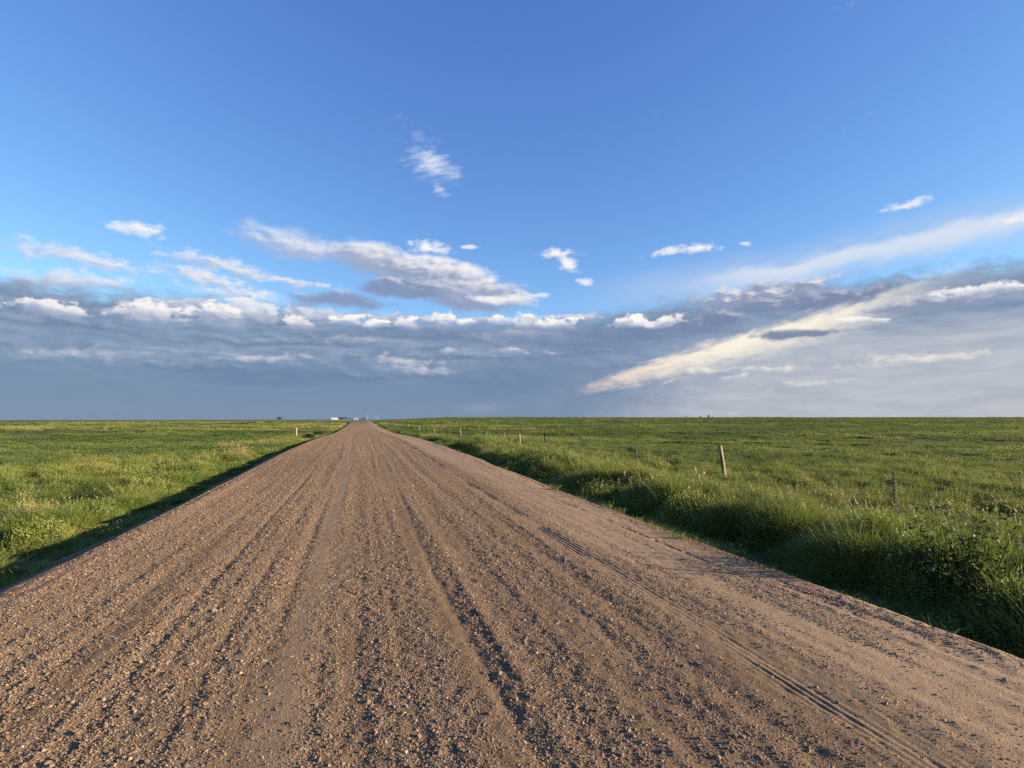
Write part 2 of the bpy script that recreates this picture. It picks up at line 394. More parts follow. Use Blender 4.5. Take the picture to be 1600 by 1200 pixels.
def vnoise(x, y, seed=0):
    x = np.asarray(x, float); y = np.asarray(y, float)
    x, y = np.broadcast_arrays(x, y)
    ix = np.floor(x).astype(np.int64); iy = np.floor(y).astype(np.int64)
    fx = x - ix; fy = y - iy
    fx = fx * fx * (3 - 2 * fx); fy = fy * fy * (3 - 2 * fy)
    a = lat(ix, iy, seed); b = lat(ix + 1, iy, seed); c = lat(ix, iy + 1, seed); d = lat(ix + 1, iy + 1, seed)
    return (a * (1 - fx) + b * fx) * (1 - fy) + (c * (1 - fx) + d * fx) * fy

def fbm(x, y, seed=0, octv=4, g=0.5):
    s = 0.0; a = 1.0
    for o in range(octv):
        s = s + a * vnoise(x * 2 ** o + 17.3 * o, y * 2 ** o - 9.1 * o, seed + o); a *= g
    return s

def ss(a, b, x):
    t = np.clip((np.asarray(x, float) - a) / (b - a), 0, 1)
    return t * t * (3 - 2 * t)

# ================================================================ the lie of the land
ROAD_L, ROAD_R = -3.1, 4.25
def z_road(y):
    y = np.asarray(y, float)
    return 0.12 * ss(8, 28, y) - 0.52 * ss(32, 84, y) + 0.58 * ss(120, 250, y) - 1.6 * ss(256, 430, y) - 1.3 * ss(430, 1200, y)

DITCH_X = [-60, -14, -8, -5.2, -4.5, -4.05, -3.5, -3.1, 4.25, 4.6, 4.95, 5.4, 6.1, 7.0, 7.8, 8.6, 9.4, 10.5, 16, 60]
DITCH_Z = [-.62, -.60, -.52, -.50, -.47, -.40, -.17, -.0, 0.0, -.20, -.40, -.42, -.20, -.15, -.24, -.38, -.42, -.42, -.55, -.60]
def terrain(x, y):
    x, y = np.broadcast_arrays(np.asarray(x, float), np.asarray(y, float))
    r = np.hypot(x, y) + 1e-6
    az = np.degrees(np.arctan2(x, np.maximum(y, 1e-3) + 8.0))
    zr = z_road(y)
    right = -0.55 + 2.75 * ss(90, 640, r) - 0.35 * ss(25, 70, r) * (1 - ss(90, 300, r))
    left = -0.58 - 0.9 * ss(180, 420, r) - 0.6 * ss(420, 1200, r)
    far = left + (right - left) * ss(1.5, 9.0, az)
    w = ss(9, 30, np.abs(x))
    base = (zr + np.interp(x, DITCH_X, DITCH_Z)) * (1 - w) + far * w
    off = ss(4.6, 6.5, np.where(x > 0, x, -x - 0.0))
    hum = off * (0.20 * fbm(x / 3.2, y / 3.8, 3, 3) + 0.25 * fbm(x / 14, y / 14, 8, 2) + (0.5 * fbm(x / 60, y / 60, 5, 2) * ss(40, 120, r)))
    hum = hum * (1 - 0.6 * ss(300, 700, r))
    return base + hum - 0.007 * np.maximum(0, r - 1250.0)

# ================================================================ materials
def new_mat(name):
    m = bpy.data.materials.new(name); m.use_nodes = True
    t = m.node_tree; t.nodes.clear(); X.tree = t
    return m, t

def principled(t, color, rough=0.9, normal=None, spec=0.3, metallic=0.0):
    b = t.nodes.new('ShaderNodeBsdfPrincipled')
    for k, q in (('Base Color', color), ('Roughness', rough), ('Specular IOR Level', spec), ('Metallic', metallic)):
        s = b.inputs[k]
        if isinstance(q, X): q = q.v
        if isinstance(q, bpy.types.NodeSocket): t.links.new(q, s)
        else: s.default_value = (*q, 1.0) if isinstance(q, tuple) else q
    if normal is not None: t.links.new(normal, b.inputs['Normal'])
    o = t.nodes.new('ShaderNodeOutputMaterial'); t.links.new(b.outputs[0], o.inputs['Surface'])
    return b

def bump(t, h, dist=0.01, strength=1.0, normal=None):
    n = t.nodes.new('ShaderNodeBump'); n.inputs['Distance'].default_value = dist; n.inputs['Strength'].default_value = strength
    _set(n.inputs['Height'], h)
    if normal is not None: t.links.new(normal, n.inputs['Normal'])
    return n.outputs[0]

def position(t):
    return t.nodes.new('ShaderNodeNewGeometry').outputs['Position']

def scaled(t, v, s):
    n = t.nodes.new('ShaderNodeVectorMath'); n.operation = 'MULTIPLY'
    t.links.new(v, n.inputs[0]); n.inputs[1].default_value = s
    return n.outputs[0]

# dirt road: packed pinkish granite gravel
mat_road, t = new_mat("road_gravel")
p = position(t)
stripe = fac(noise(scaled(t, p, (3.4, 0.035, 1.0)), 1.0, 4.0, 0.6))
patch = fac(noise(p, 0.55, 4.0, 0.6))
fine = fac(noise(p, 42.0, 3.0, 0.7))
grit = fac(noise(p, 150.0, 2.0, 0.7))
rxx, ryy, rzz = sepv(p)
wave = (fac(noise(scaled(t, p, (0.4, 0.10, 0.0)), 1.0, 3.0, 0.6)) - 0.5) * 1.2
packed = mth('MAXIMUM', sstep(rxx + wave, 2.5, 3.1), sstep(mth('ABSOLUTE', rxx + 0.37 + wave * 0.10), 0.20, 0.10) * 0.5)    # dusty packed surface, loose dark gravel elsewhere
c = mix(sstep(patch, 0.3, 0.7), (0.135, 0.087, 0.046), (0.172, 0.113, 0.061))
c = mix(sstep(stripe, 0.42, 0.68) * 0.8, c, (0.232, 0.154, 0.086))
c = mix(packed * 0.85, c, mix(sstep(patch, 0.3, 0.7), (0.272, 0.181, 0.104), (0.315, 0.213, 0.126)))
c = mix(sstep(fine, 0.50, 0.78) * 0.5, c, (0.32, 0.224, 0.133))
c = mix(sstep(grit, 0.50, 0.30) * 0.55, c, (0.085, 0.058, 0.036))
h = fine * 0.6 + grit * 0.45
principled(t, c, 0.95, bump(t, h, 0.016, 0.9), 0.2)

# soil and thin sward under the grass
mat_soil, t = new_mat("prairie_soil")
p = position(t)
xx, yy, zz = sepv(p)
big = fac(noise(scaled(t, p, (0.010, 0.022, 0.0)), 1.0, 5.0, 0.6))
mid = fac(noise(scaled(t, p, (0.09, 0.16, 0.0)), 1.0, 5.0, 0.62))
small = fac(noise(scaled(t, p, (0.9, 1.3, 0.0)), 1.0, 5.0, 0.7))
far = sstep(mth('SQRT', xx * xx + yy * yy), 60.0, 240.0)
near_c = mix(sstep(small, 0.35, 0.65), (0.036, 0.030, 0.015), (0.055, 0.056, 0.020))
far_c = mix(sstep(big, 0.36, 0.64), (0.040, 0.056, 0.017), (0.105, 0.110, 0.034))
far_c = mix(sstep(mid, 0.45, 0.70) * 0.6, far_c, (0.120, 0.112, 0.044))
far_c = mix(sstep(small, 0.55, 0.35) * 0.55, far_c, (0.026, 0.036, 0.012))
# mown strip beyond the left-hand field edge, tan stubble beside it
sx = xx + yy * -0.10
field = sstep(sx, -61.0, -63.0) * sstep(xx, -4.0, -9.0)
far_c = mix(field * 0.7, far_c, mix(sstep(mid, 0.4, 0.7), (0.085, 0.105, 0.030), (0.125, 0.125, 0.045)))
tan = sstep(sx, -44.0, -47.0) * sstep(sx, -61.0, -59.5) * sstep(xx, -6.0, -10.0) * sstep(yy, 40.0, 90.0)
far_c = mix(tan * 0.75, far_c, (0.27, 0.21, 0.105))
h = small * 1.0 + fac(noise(p, 3.0, 4.0, 0.7)) * 0.5
principled(t, mix(far, near_c, far_c), 1.0, bump(t, h, 0.25, 0.7), 0.1)

# ================================================================ ground sheet
def graded(lo, hi, near0, near1, step, growth):
    """coordinates fine between near0 and near1, then ever wider"""
    a = list(np.arange(near0, near1 + step * 0.5, step))
    s = step
    while a[-1] < hi: s *= growth; a.append(a[-1] + s)
    s = step
    while a[0] > lo: s *= growth; a.insert(0, a[0] - s)
    return np.array(a)

gx = graded(-9000, 9000, -8.0, 13.0, 0.16, 1.045)
gy = graded(-120, 9000, 0.0, 24.0, 0.20, 1.022)
GX, GY = np.meshgrid(gx, gy)
GZ = terrain(GX, GY)
under = ss(ROAD_L - 0.75, ROAD_L - 0.25, GX) * (1 - ss(ROAD_R + 0.15, ROAD_R + 0.55, GX)) * (1 - ss(300, 330, GY))
GZ = GZ - 0.35 * under
nx, ny = len(gx), len(gy)
ids = np.arange(nx * ny).reshape(ny, nx)
quads = np.stack([ids[:-1, :-1], ids[:-1, 1:], ids[1:, 1:], ids[1:, :-1]], -1).reshape(-1, 4)
ground = link("ground", mesh_np("ground", np.stack([GX, GY, GZ], -1).reshape(-1, 3), quads), mat_soil)
tag(ground, "green prairie ground rolling away to a flat horizon", kind='structure')

# ================================================================ road
def gauss(x, c, s): return np.exp(-((x - c) / s) ** 2)
RUTS = [(0.54, .045, .016), (0.66, .05, -.010), (0.79, .050, -.024), (0.92, .05, .016), (1.06, .09, -.008), (-0.37, .11, -.012), (-0.55, .05, -.034), (-0.66, .05, .018),
        (-0.88, .06, -.014), (-1.05, .05, .012), (-1.30, .05, -.026), (-1.45, .05, .012), (-1.78, .08, -.015), (-2.0, .06, .012), (-2.3, .06, -.012), (-2.5, .08, .010),
        (1.38, .06, .010), (1.62, .08, -.012), (1.86, .05, .012), (2.06, .08, -.016), (2.24, .05, .014), (2.84, .06, .010), (-2.85, .13, .10), (4.08, .10, .020), (3.55, .3, -.010),
        (0.18, .06, .008), (0.02, .06, -.008), (-0.12, .05, .008)]
def road_z(x, y):
    wob = 0.10 * vnoise(y / 7.0, 0.0, 21) + 0.05 * vnoise(y / 2.3, 3.0, 22)
    z = z_road(y) + np.interp(x, DITCH_X, DITCH_Z)
    near = 1.0 - 0.55 * ss(30, 120, y)
    prof = 0.0
    for k, (c0, s0, a0) in enumerate(RUTS):
        w = wob + 0.22 * vnoise(y / 6.0, k * 3.7, 40 + k)
        prof = prof + (0.34 if c0 > 0 else 0.20) * a0 * np.clip(0.7 + 2.0 * vnoise(y / 4.5, k * 1.9, 60 + k), 0, 1.7) * gauss(x - w * 0.6, c0, s0)
    lines = 0.008 * fbm(x / 0.10, y / 7.0, 31, 2) + 0.008 * fbm(x / 0.6, y / 12.0, 35, 2)
    tr = 2.52 + 0.04 * vnoise(y / 6.0, 9.0, 77)                   # tyre tread print
    tread = gauss(x, tr, 0.12) * (0.0042 * np.cos((x - tr) * 2 * math.pi / 0.05) * np.clip(0.7 + 2.2 * fbm(y / 0.9, x / 0.2, 78, 2), 0, 1.3) - 0.005)
    smooth = 1 - 0.85 * gauss(x - wob * 0.6, -0.37, 0.10) - 0.5 * gauss(x, 3.3, 0.5) - 0.6 * gauss(x, tr, 0.12)
    lumps = (0.0095 * fbm(x / 0.055, y / 0.075, 51, 2, 0.6) + 0.006 * fbm(x / 0.3, y / 0.5, 55, 2)) * smooth
    crown = 0.06 * (1 - ((x - 0.55) / 3.7) ** 2)
    inside = ss(ROAD_L - 0.5, ROAD_L + 0.1, x) * (1 - ss(ROAD_R, ROAD_R + 0.5, x))
    return z + inside * (near * (prof + lines * smooth + tread) + lumps + crown)
rx = np.concatenate([np.arange(-4.35, -3.1, 0.05), np.arange(-3.1, 2.34, 0.024), np.arange(2.34, 2.72, 0.011), np.arange(2.72, 4.3, 0.026), np.arange(4.3, 5.2, 0.05)])
ry = [-4.0]
while ry[-1] < 330: ry.append(ry[-1] + (0.2 if ry[-1] < 0.3 else max(0.022, 0.0048 * abs(ry[-1]))))
ry = np.array(ry)
RX, RY = np.meshgrid(rx, ry)
edge_wob = 0.12 * fbm(RY / 2.2, RX * 0 + 4, 90, 3)
RZ = road_z(RX, RY)
RXw = RX + edge_wob * (np.abs(RX - 0.55) > 3.2)
nx, ny = len(rx), len(ry)
ids = np.arange(nx * ny).reshape(ny, nx)
quads = np.stack([ids[:-1, :-1], ids[:-1, 1:], ids[1:, 1:], ids[1:, :-1]], -1).reshape(-1, 4)
road = link("road", mesh_np("road", np.stack([RXw, RY, RZ], -1).reshape(-1, 3), quads), mat_road)
tag(road, "straight pinkish tan gravel road with wheel ruts running to the horizon", kind='structure')

def worley(x, y, seed=0):
    """distance to the nearest jittered cell centre, and that cell's random number"""
    x = np.asarray(x, float); y = np.asarray(y, float)
    ix, iy = np.floor(x).astype(np.int64), np.floor(y).astype(np.int64)
    best = np.full(x.shape, 9.0); rid = np.zeros(x.shape)
    for i in (-1, 0, 1):
        for j in (-1, 0, 1):
            cx = ix + i + 0.5 + 0.9 * lat(ix + i, iy + j, seed); cy = iy + j + 0.5 + 0.9 * lat(ix + i, iy + j, seed + 1)
            d = np.hypot(x - cx, y - cy); m = d < best
            best = np.where(m, d, best); rid = np.where(m, lat(ix + i, iy + j, seed + 2), rid)
    return best, rid

# ================================================================ scattered stuff: loose stones and grass
def scatter_tree():
    g = bpy.data.node_groups.new("scatter", 'GeometryNodeTree')
    g.interface.new_socket('Geometry', in_out='INPUT', socket_type='NodeSocketGeometry')
    g.interface.new_socket('Geometry', in_out='OUTPUT', socket_type='NodeSocketGeometry')
    n = g.nodes; L = g.links
    gi, go = n.new('NodeGroupInput'), n.new('NodeGroupOutput')
    def attr(name, ty):
        a = n.new('GeometryNodeInputNamedAttribute'); a.data_type = ty; a.inputs['Name'].default_value = name
        return a.outputs['Attribute']
    cmp_ = n.new('FunctionNodeCompare'); cmp_.data_type = 'INT'; cmp_.operation = 'LESS_THAN'
    L.new(attr('proto', 'INT'), cmp_.inputs[2]); cmp_.inputs[3].default_value = 0
    sep = n.new('GeometryNodeSeparateGeometry'); sep.domain = 'POINT'
    L.new(gi.outputs[0], sep.inputs['Geometry']); L.new(cmp_.outputs[0], sep.inputs['Selection'])
    spl = n.new('GeometryNodeSplitToInstances'); spl.domain = 'FACE'
    L.new(sep.outputs['Inverted'], spl.inputs['Geometry']); L.new(attr('proto', 'INT'), spl.inputs['Group ID'])
    iop = n.new('GeometryNodeInstanceOnPoints')
    L.new(sep.outputs['Selection'], iop.inputs['Points']); L.new(spl.outputs['Instances'], iop.inputs['Instance'])
    iop.inputs['Pick Instance'].default_value = True
    L.new(attr('pick', 'INT'), iop.inputs['Instance Index'])
    L.new(attr('turn', 'FLOAT_VECTOR'), iop.inputs['Rotation'])
    L.new(attr('size', 'FLOAT_VECTOR'), iop.inputs['Scale'])
    L.new(iop.outputs[0], go.inputs[0])
    return g
SCATTER = scatter_tree()

def scatter(name, protos, pts, pick, turn, size, tint, mat):
    """protos: list of (verts, tri faces, dryness per vertex); one stuff object that strews copies of them on pts"""
    V, F, PI_, DR = [], [], [], []
    off = 0
    for k, (v, f, dr) in enumerate(protos):
        V.append(v); F.append(np.asarray(f) + off); off += len(v)
        PI_.append(np.full(len(v), k)); DR.append(dr)
    V.append(pts); PI_.append(np.full(len(pts), -1)); DR.append(np.zeros(len(pts)))
    me = mesh_np(name, np.concatenate(V), np.concatenate(F), smooth=False)
    def add(nm, ty, arr, key='value', width=1):
        full = np.zeros((len(me.vertices), width), arr.dtype); full[off:] = arr.reshape(-1, width)
        a = me.attributes.new(nm, ty, 'POINT'); a.data.foreach_set(key, full.ravel())
    a = me.attributes.new('proto', 'INT', 'POINT'); a.data.foreach_set('value', np.concatenate(PI_).astype(np.int32))
    a = me.attributes.new('dry', 'FLOAT', 'POINT'); a.data.foreach_set('value', np.concatenate(DR).astype(np.float32))
    add('pick', 'INT', pick.astype(np.int32)); add('tint', 'FLOAT', tint.astype(np.float32))
    add('turn', 'FLOAT_VECTOR', turn.astype(np.float32), 'vector', 3); add('size', 'FLOAT_VECTOR', size.astype(np.float32), 'vector', 3)
    o = link(name, me, mat)
    md = o.modifiers.new('scatter', 'NODES'); md.node_group = SCATTER
    return o

def inst_attr(t, name):
    a = t.nodes.new('ShaderNodeAttribute'); a.attribute_type = 'INSTANCER'; a.attribute_name = name
    return X(a.outputs['Fac'])
def geo_attr(t, name):
    a = t.nodes.new('ShaderNodeAttribute'); a.attribute_type = 'GEOMETRY'; a.attribute_name = name
    return X(a.outputs['Fac'])

def in_view(x, y, margin=3.0, half=44.0):
    """keeps what could be seen from around the viewpoint"""
    a = np.degrees(np.arctan2(x, y)) - HEAD
    return (np.abs(a) < half + margin + 60.0 / (np.hypot(x, y) + 0.5)) & (y > -3)

# ---- loose stones
mat_stone, t = new_mat("stone")
ti = inst_attr(t, 'tint')
p = position(t)
c = mix(sstep(ti, 0.0, 0.45, smooth=False), (0.098, 0.064, 0.036), (0.172, 0.114, 0.064))
c = mix(sstep(ti, 0.45, 0.85, smooth=False), c, (0.255, 0.178, 0.104))
c = mix(sstep(ti, 0.90, 1.0, smooth=False), c, (0.40, 0.305, 0.200))
gr = fac(noise(p, 260.0, 2.0, 0.6))
ti2 = mth('FRACT', ti * 37.0)
c = mix(sstep(ti2, 0.70, 0.80) * 0.55, c, (0.20, 0.112, 0.072))
c = mix(sstep(ti2, 0.10, 0.05) * 0.6, c, (0.15, 0.130, 0.098))
c = mix(sstep(gr, 0.52, 0.75) * 0.35, c, (0.13, 0.10, 0.09))
principled(t, c, 0.85, bump(t, gr, 0.002, 0.6), 0.3)

def rock(seed):
    bm = bmesh.new(); bmesh.ops.create_icosphere(bm, subdivisions=1, radius=1.0)
    r = np.random.default_rng(seed)
    ax = r.uniform(0.65, 1.15, 3); ax[2] *= 0.72
    v = np.array([q.co[:] for q in bm.verts])
    cut = [(d / np.linalg.norm(d), r.uniform(0.55, 0.85)) for d in r.normal(size=(7, 3))]
    for d, m in cut:
        s = v @ d; v = v - np.outer(np.maximum(0, s - m), d)
    v = v * ax + r.normal(size=v.shape) * 0.03
    f = np.array([[q.index for q in fc.verts] for fc in bm.faces])
    bm.free()
    return v, f, np.zeros(len(v))
rocks = [rock(100 + k) for k in range(7)]

def strew(n, y0, y1, lo, hi, sig, seed):
    r = np.random.default_rng(seed)
    y = np.sqrt(r.uniform(y0 ** 2, y1 ** 2, n)) if y0 > 2.5 else r.uniform(y0, y1, n)
    x = r.uniform(ROAD_L - 0.35, ROAD_R + 0.25, n)
    wob = 0.6 * (0.10 * vnoise(y / 7.0, 0.0, 21) + 0.05 * vnoise(y / 2.3, 3.0, 22))
    dens = 0.66 + 0.85 * fbm(x / 0.18, y / 6.0, 71, 2) + 0.5 * fbm(x / 0.9, y / 1.1, 72, 2)
    dens = dens - 0.8 * gauss(x - wob, -0.37, 0.11) - 0.62 * gauss(x, 3.3, 0.55) - 0.6 * gauss(x, 2.52, 0.13) - 0.2 * gauss(x, 1.1, 0.4)
    dens = dens - 0.15 * ss(2.9, 3.4, x) - 0.30 * ss(3.3, 3.8, x) + 0.45 * gauss(x, 4.22, 0.07) + 0.65 * gauss(x, -2.9, 0.26) + 0.25 * gauss(x, -1.0, 0.5) + 0.2 * gauss(x, 0.3, 0.25)
    keep = (r.uniform(size=n) < np.clip(dens, 0.03, 1.0) * np.clip((y1 - y) / (0.45 * y1), 0, 1) * (np.clip((y - y0) / (0.45 * y0), 0, 1) if y0 > 2.5 else 1)) & in_view(x, y)
    x, y = x[keep], y[keep]
    s = np.clip(lo * np.exp(np.abs(r.normal(size=len(x))) * sig), lo, hi)
    z = road_z(x, y) - s * 0.06
    return x, y, z, s
parts_ = [strew(690000, 0.7, 7.5, 0.0036, 0.022, 0.50, 1), strew(560000, 3.0, 17.0, 0.0050, 0.020, 0.45, 2),
          strew(260000, 8.5, 48.0, 0.008, 0.021, 0.40, 3), strew(150000, 24.0, 190.0, 0.015, 0.032, 0.38, 4)]
sx_, sy_, sz_, s_ = (np.concatenate(q) for q in zip(*parts_))
n = len(sx_)
stones = scatter("loose_gravel", rocks, np.stack([sx_, sy_, sz_], -1), rng.integers(0, len(rocks), n),
                 np.stack([rng.normal(0, 0.35, n), rng.normal(0, 0.35, n), rng.uniform(0, 6.28, n)], -1),
                 s_[:, None] * rng.uniform(0.8, 1.2, (n, 3)), rng.uniform(0, 1, n), mat_stone)
tag(stones, "loose tan and pink gravel stones strewn over the road", "gravel", kind='stuff')

# ---- grass
mat_grass, t = new_mat("grass_blade")
ti = inst_attr(t, 'tint'); dry = geo_attr(t, 'dry')
c = mix(sstep(ti, 0.0, 0.35, smooth=False), (0.042, 0.078, 0.019), (0.090, 0.136, 0.024))
c = mix(sstep(ti, 0.35, 0.65, smooth=False), c, (0.136, 0.184, 0.029))
c = mix(sstep(ti, 0.65, 0.90, smooth=False), c, (0.198, 0.206, 0.046))
c = mix(sstep(ti, 0.93, 1.00, smooth=False), c, (0.270, 0.225, 0.085))
c = mix(dry * 0.8, c, (0.36, 0.27, 0.130))
b = t.nodes.new('ShaderNodeBsdfPrincipled'); t.links.new(c, b.inputs['Base Color'])
b.inputs['Roughness'].default_value = 0.6; b.inputs['Specular IOR Level'].default_value = 0.25
tl = t.nodes.new('ShaderNodeBsdfTranslucent'); t.links.new(mix(0.5, c, (0.20, 0.24, 0.03)), tl.inputs['Color'])
ms = t.nodes.new('ShaderNodeMixShader'); ms.inputs[0].default_value = 0.30
t.links.new(b.outputs[0], ms.inputs[1]); t.links.new(tl.outputs[0], ms.inputs[2])
o = t.nodes.new('ShaderNodeOutputMaterial'); t.links.new(ms.outputs[0], o.inputs['Surface'])

def blades(seed, n, radius, h0, h1, width, lean, seg=3, heads=0.0, dry0=0.0):
    r = np.random.default_rng(seed); V, F, D = [], [], []
    for k in range(n):
        a = r.uniform(0, 6.283); rr = radius * math.sqrt(r.uniform())
        bx, by = rr * math.cos(a), rr * math.sin(a)
        h = r.uniform(h0, h1); out = a + r.normal() * 0.9; ln = abs(r.normal()) * lean * h + 0.05 * h
        w = width * r.uniform(0.7, 1.3); pa = r.uniform(0, 6.283); px, py = math.cos(pa) * w, math.sin(pa) * w
        d0 = min(1.0, max(0.0, dry0 + r.normal() * 0.12)); d0 = 0.7 if r.uniform() < 0.03 else d0
        o0 = len(V)
        for s in range(seg):
            q = s / seg; k_ = 1 - 0.75 * q
            cx = bx + math.cos(out) * ln * q * q; cy = by + math.sin(out) * ln * q * q; cz = h * (q - 0.15 * q * q * lean)
            V += [(cx - px * k_, cy - py * k_, cz), (cx + px * k_, cy + py * k_, cz)]; D += [d0, d0]
        V.append((bx + math.cos(out) * ln, by + math.sin(out) * ln, h * (1 - 0.15 * lean))); D.append(d0 * 0.7 + 0.15)
        for s in range(seg - 1):
            i = o0 + 2 * s; F += [(i, i + 1, i + 3), (i, i + 3, i + 2)]
        i = o0 + 2 * (seg - 1); F.append((i, i + 1, i + 2))
        if r.uniform() < heads:                                   # seed head: short chaff along the tip
            tip = np.array(V[-1])
            for e in range(7):
                cpt = tip + np.array([r.normal() * 0.006, r.normal() * 0.006, -e * 0.016 + 0.03]); o1 = len(V)
                dd = r.normal(size=3) * 0.013; dd[2] = abs(dd[2]) + 0.012
                V += [tuple(cpt), tuple(cpt + dd), tuple(cpt + np.array([-dd[1], dd[0], dd[2] * 0.4]))]; D += [0.95] * 3
                F.append((o1, o1 + 1, o1 + 2))
    return np.array(V), np.array(F), np.array(D)

def forb(seed, stems, leaves, radius, h, leaf, flower=0.0):
    r = np.random.default_rng(seed); V, F, D = [], [], []
    for k in range(stems):
        a = r.uniform(0, 6.283); rr = radius * math.sqrt(r.uniform())
        base = np.array([rr * math.cos(a) * 0.5, rr * math.sin(a) * 0.5, 0.0])
        top = np.array([rr * math.cos(a) * 1.2, rr * math.sin(a) * 1.2, h * r.uniform(0.55, 1.0)])
        w = np.array([-math.sin(a), math.cos(a), 0]) * 0.003; o0 = len(V)
        V += [tuple(base - w), tuple(base + w), tuple(top)]; D += [0.15] * 3; F.append((o0, o0 + 1, o0 + 2))
        for e in range(leaves):
            q = (e + 1) / leaves; c0 = base + (top - base) * q
            d = r.normal(size=3); d[2] = abs(d[2]) * 0.6 + 0.25; d /= np.linalg.norm(d)
            s = np.cross(d, r.normal(size=3)); s /= np.linalg.norm(s) + 1e-6
            L = leaf * r.uniform(0.6, 1.3) * (1.15 - 0.5 * q); o0 = len(V)
            V += [tuple(c0), tuple(c0 + d * L * 0.5 + s * L * 0.24), tuple(c0 + d * L), tuple(c0 + d * L * 0.5 - s * L * 0.24)]
            dv = 0.9 if (q > 0.85 and r.uniform() < flower) else max(0, r.normal() * 0.1)
            D += [dv] * 4; F += [(o0, o0 + 1, o0 + 2), (o0, o0 + 2, o0 + 3)]
    return np.array(V), np.array(F), np.array(D)

PROTO = [blades(1, 46, 0.10, 0.16, 0.36, 0.0042, 0.6), blades(2, 46, 0.13, 0.12, 0.30, 0.0046, 0.8), blades(3, 40, 0.10, 0.22, 0.46, 0.0046, 0.5),
         forb(4, 16, 11, 0.14, 0.25, 0.038), forb(5, 18, 9, 0.17, 0.19, 0.034, 0.03), forb(6, 13, 14, 0.12, 0.36, 0.042),
         blades(7, 20, 0.07, 0.34, 0.62, 0.0032, 0.35, heads=0.5, dry0=0.3),
         blades(8, 70, 0.42, 0.10, 0.26, 0.012, 0.8, seg=2), forb(9, 26, 6, 0.36, 0.20, 0.085), blades(10, 60, 0.40, 0.14, 0.34, 0.010, 0.6, seg=2)]
NEAR_GRASS, NEAR_FORB, TALL = [0, 1, 2], [3, 4, 5], [6]

def sow(n, r0, r1, seed, side):
    """random spots on one side of the road between two distances from the viewpoint"""
    r = np.random.default_rng(seed)
    rr = np.sqrt(r.uniform(r0 ** 2, r1 ** 2, n))
    a = np.radians(r.uniform(-3, 66, n) if side > 0 else r.uniform(-36, 0, n))
    x, y = rr * np.sin(a), rr * np.cos(a)
    if r0 < 10: x, y = np.concatenate([x, r.uniform(4.4, 10, n // 4) * side]), np.concatenate([y, r.uniform(-2, r1, n // 4)])
    return x, y, r

def tint_at(x, y, r, side):
    """species and vigour: broad patches, drifts and single plants"""
    v = 0.44 + 0.80 * fbm(x / 9, y / 13, 201, 3) + 0.45 * fbm(x / 1.3, y / 1.6, 205, 2) + r.normal(0, 0.10, len(x))
    v = v + 0.45 * fbm(x / 45, y / 70, 209, 2) + 1.0 * fbm(x / 90, y / 12, 213, 2) * ss(22, 45, np.hypot(x, y))
    if side > 0:
        ro = np.hypot(x, y)
        v = v - 0.16 * ss(24, 40, ro) + 0.30 * gauss(ro, 46, 8.0) * ss(5, 15, x - 8) - 0.10 * gauss(ro, 34, 5.0)   # darker sward beyond the fence, a pale drift in it
        v = np.where((x < 6.6), v - 0.06, v)
    else:
        v = v + 0.13
    return np.clip(v, 0.0, 1.0)

G = [[] for _ in range(5)]
def put(x, y, pick, tilt, size, tint, r):
    n = len(x)
    G[0].append(np.stack([x, y, terrain(x, y) - 0.02], -1)); G[1].append(pick)
    G[2].append(np.stack([r.normal(0, tilt, n), r.normal(0, tilt, n), r.uniform(0, 6.283, n)], -1))
    G[3].append(size); G[4].append(tint)

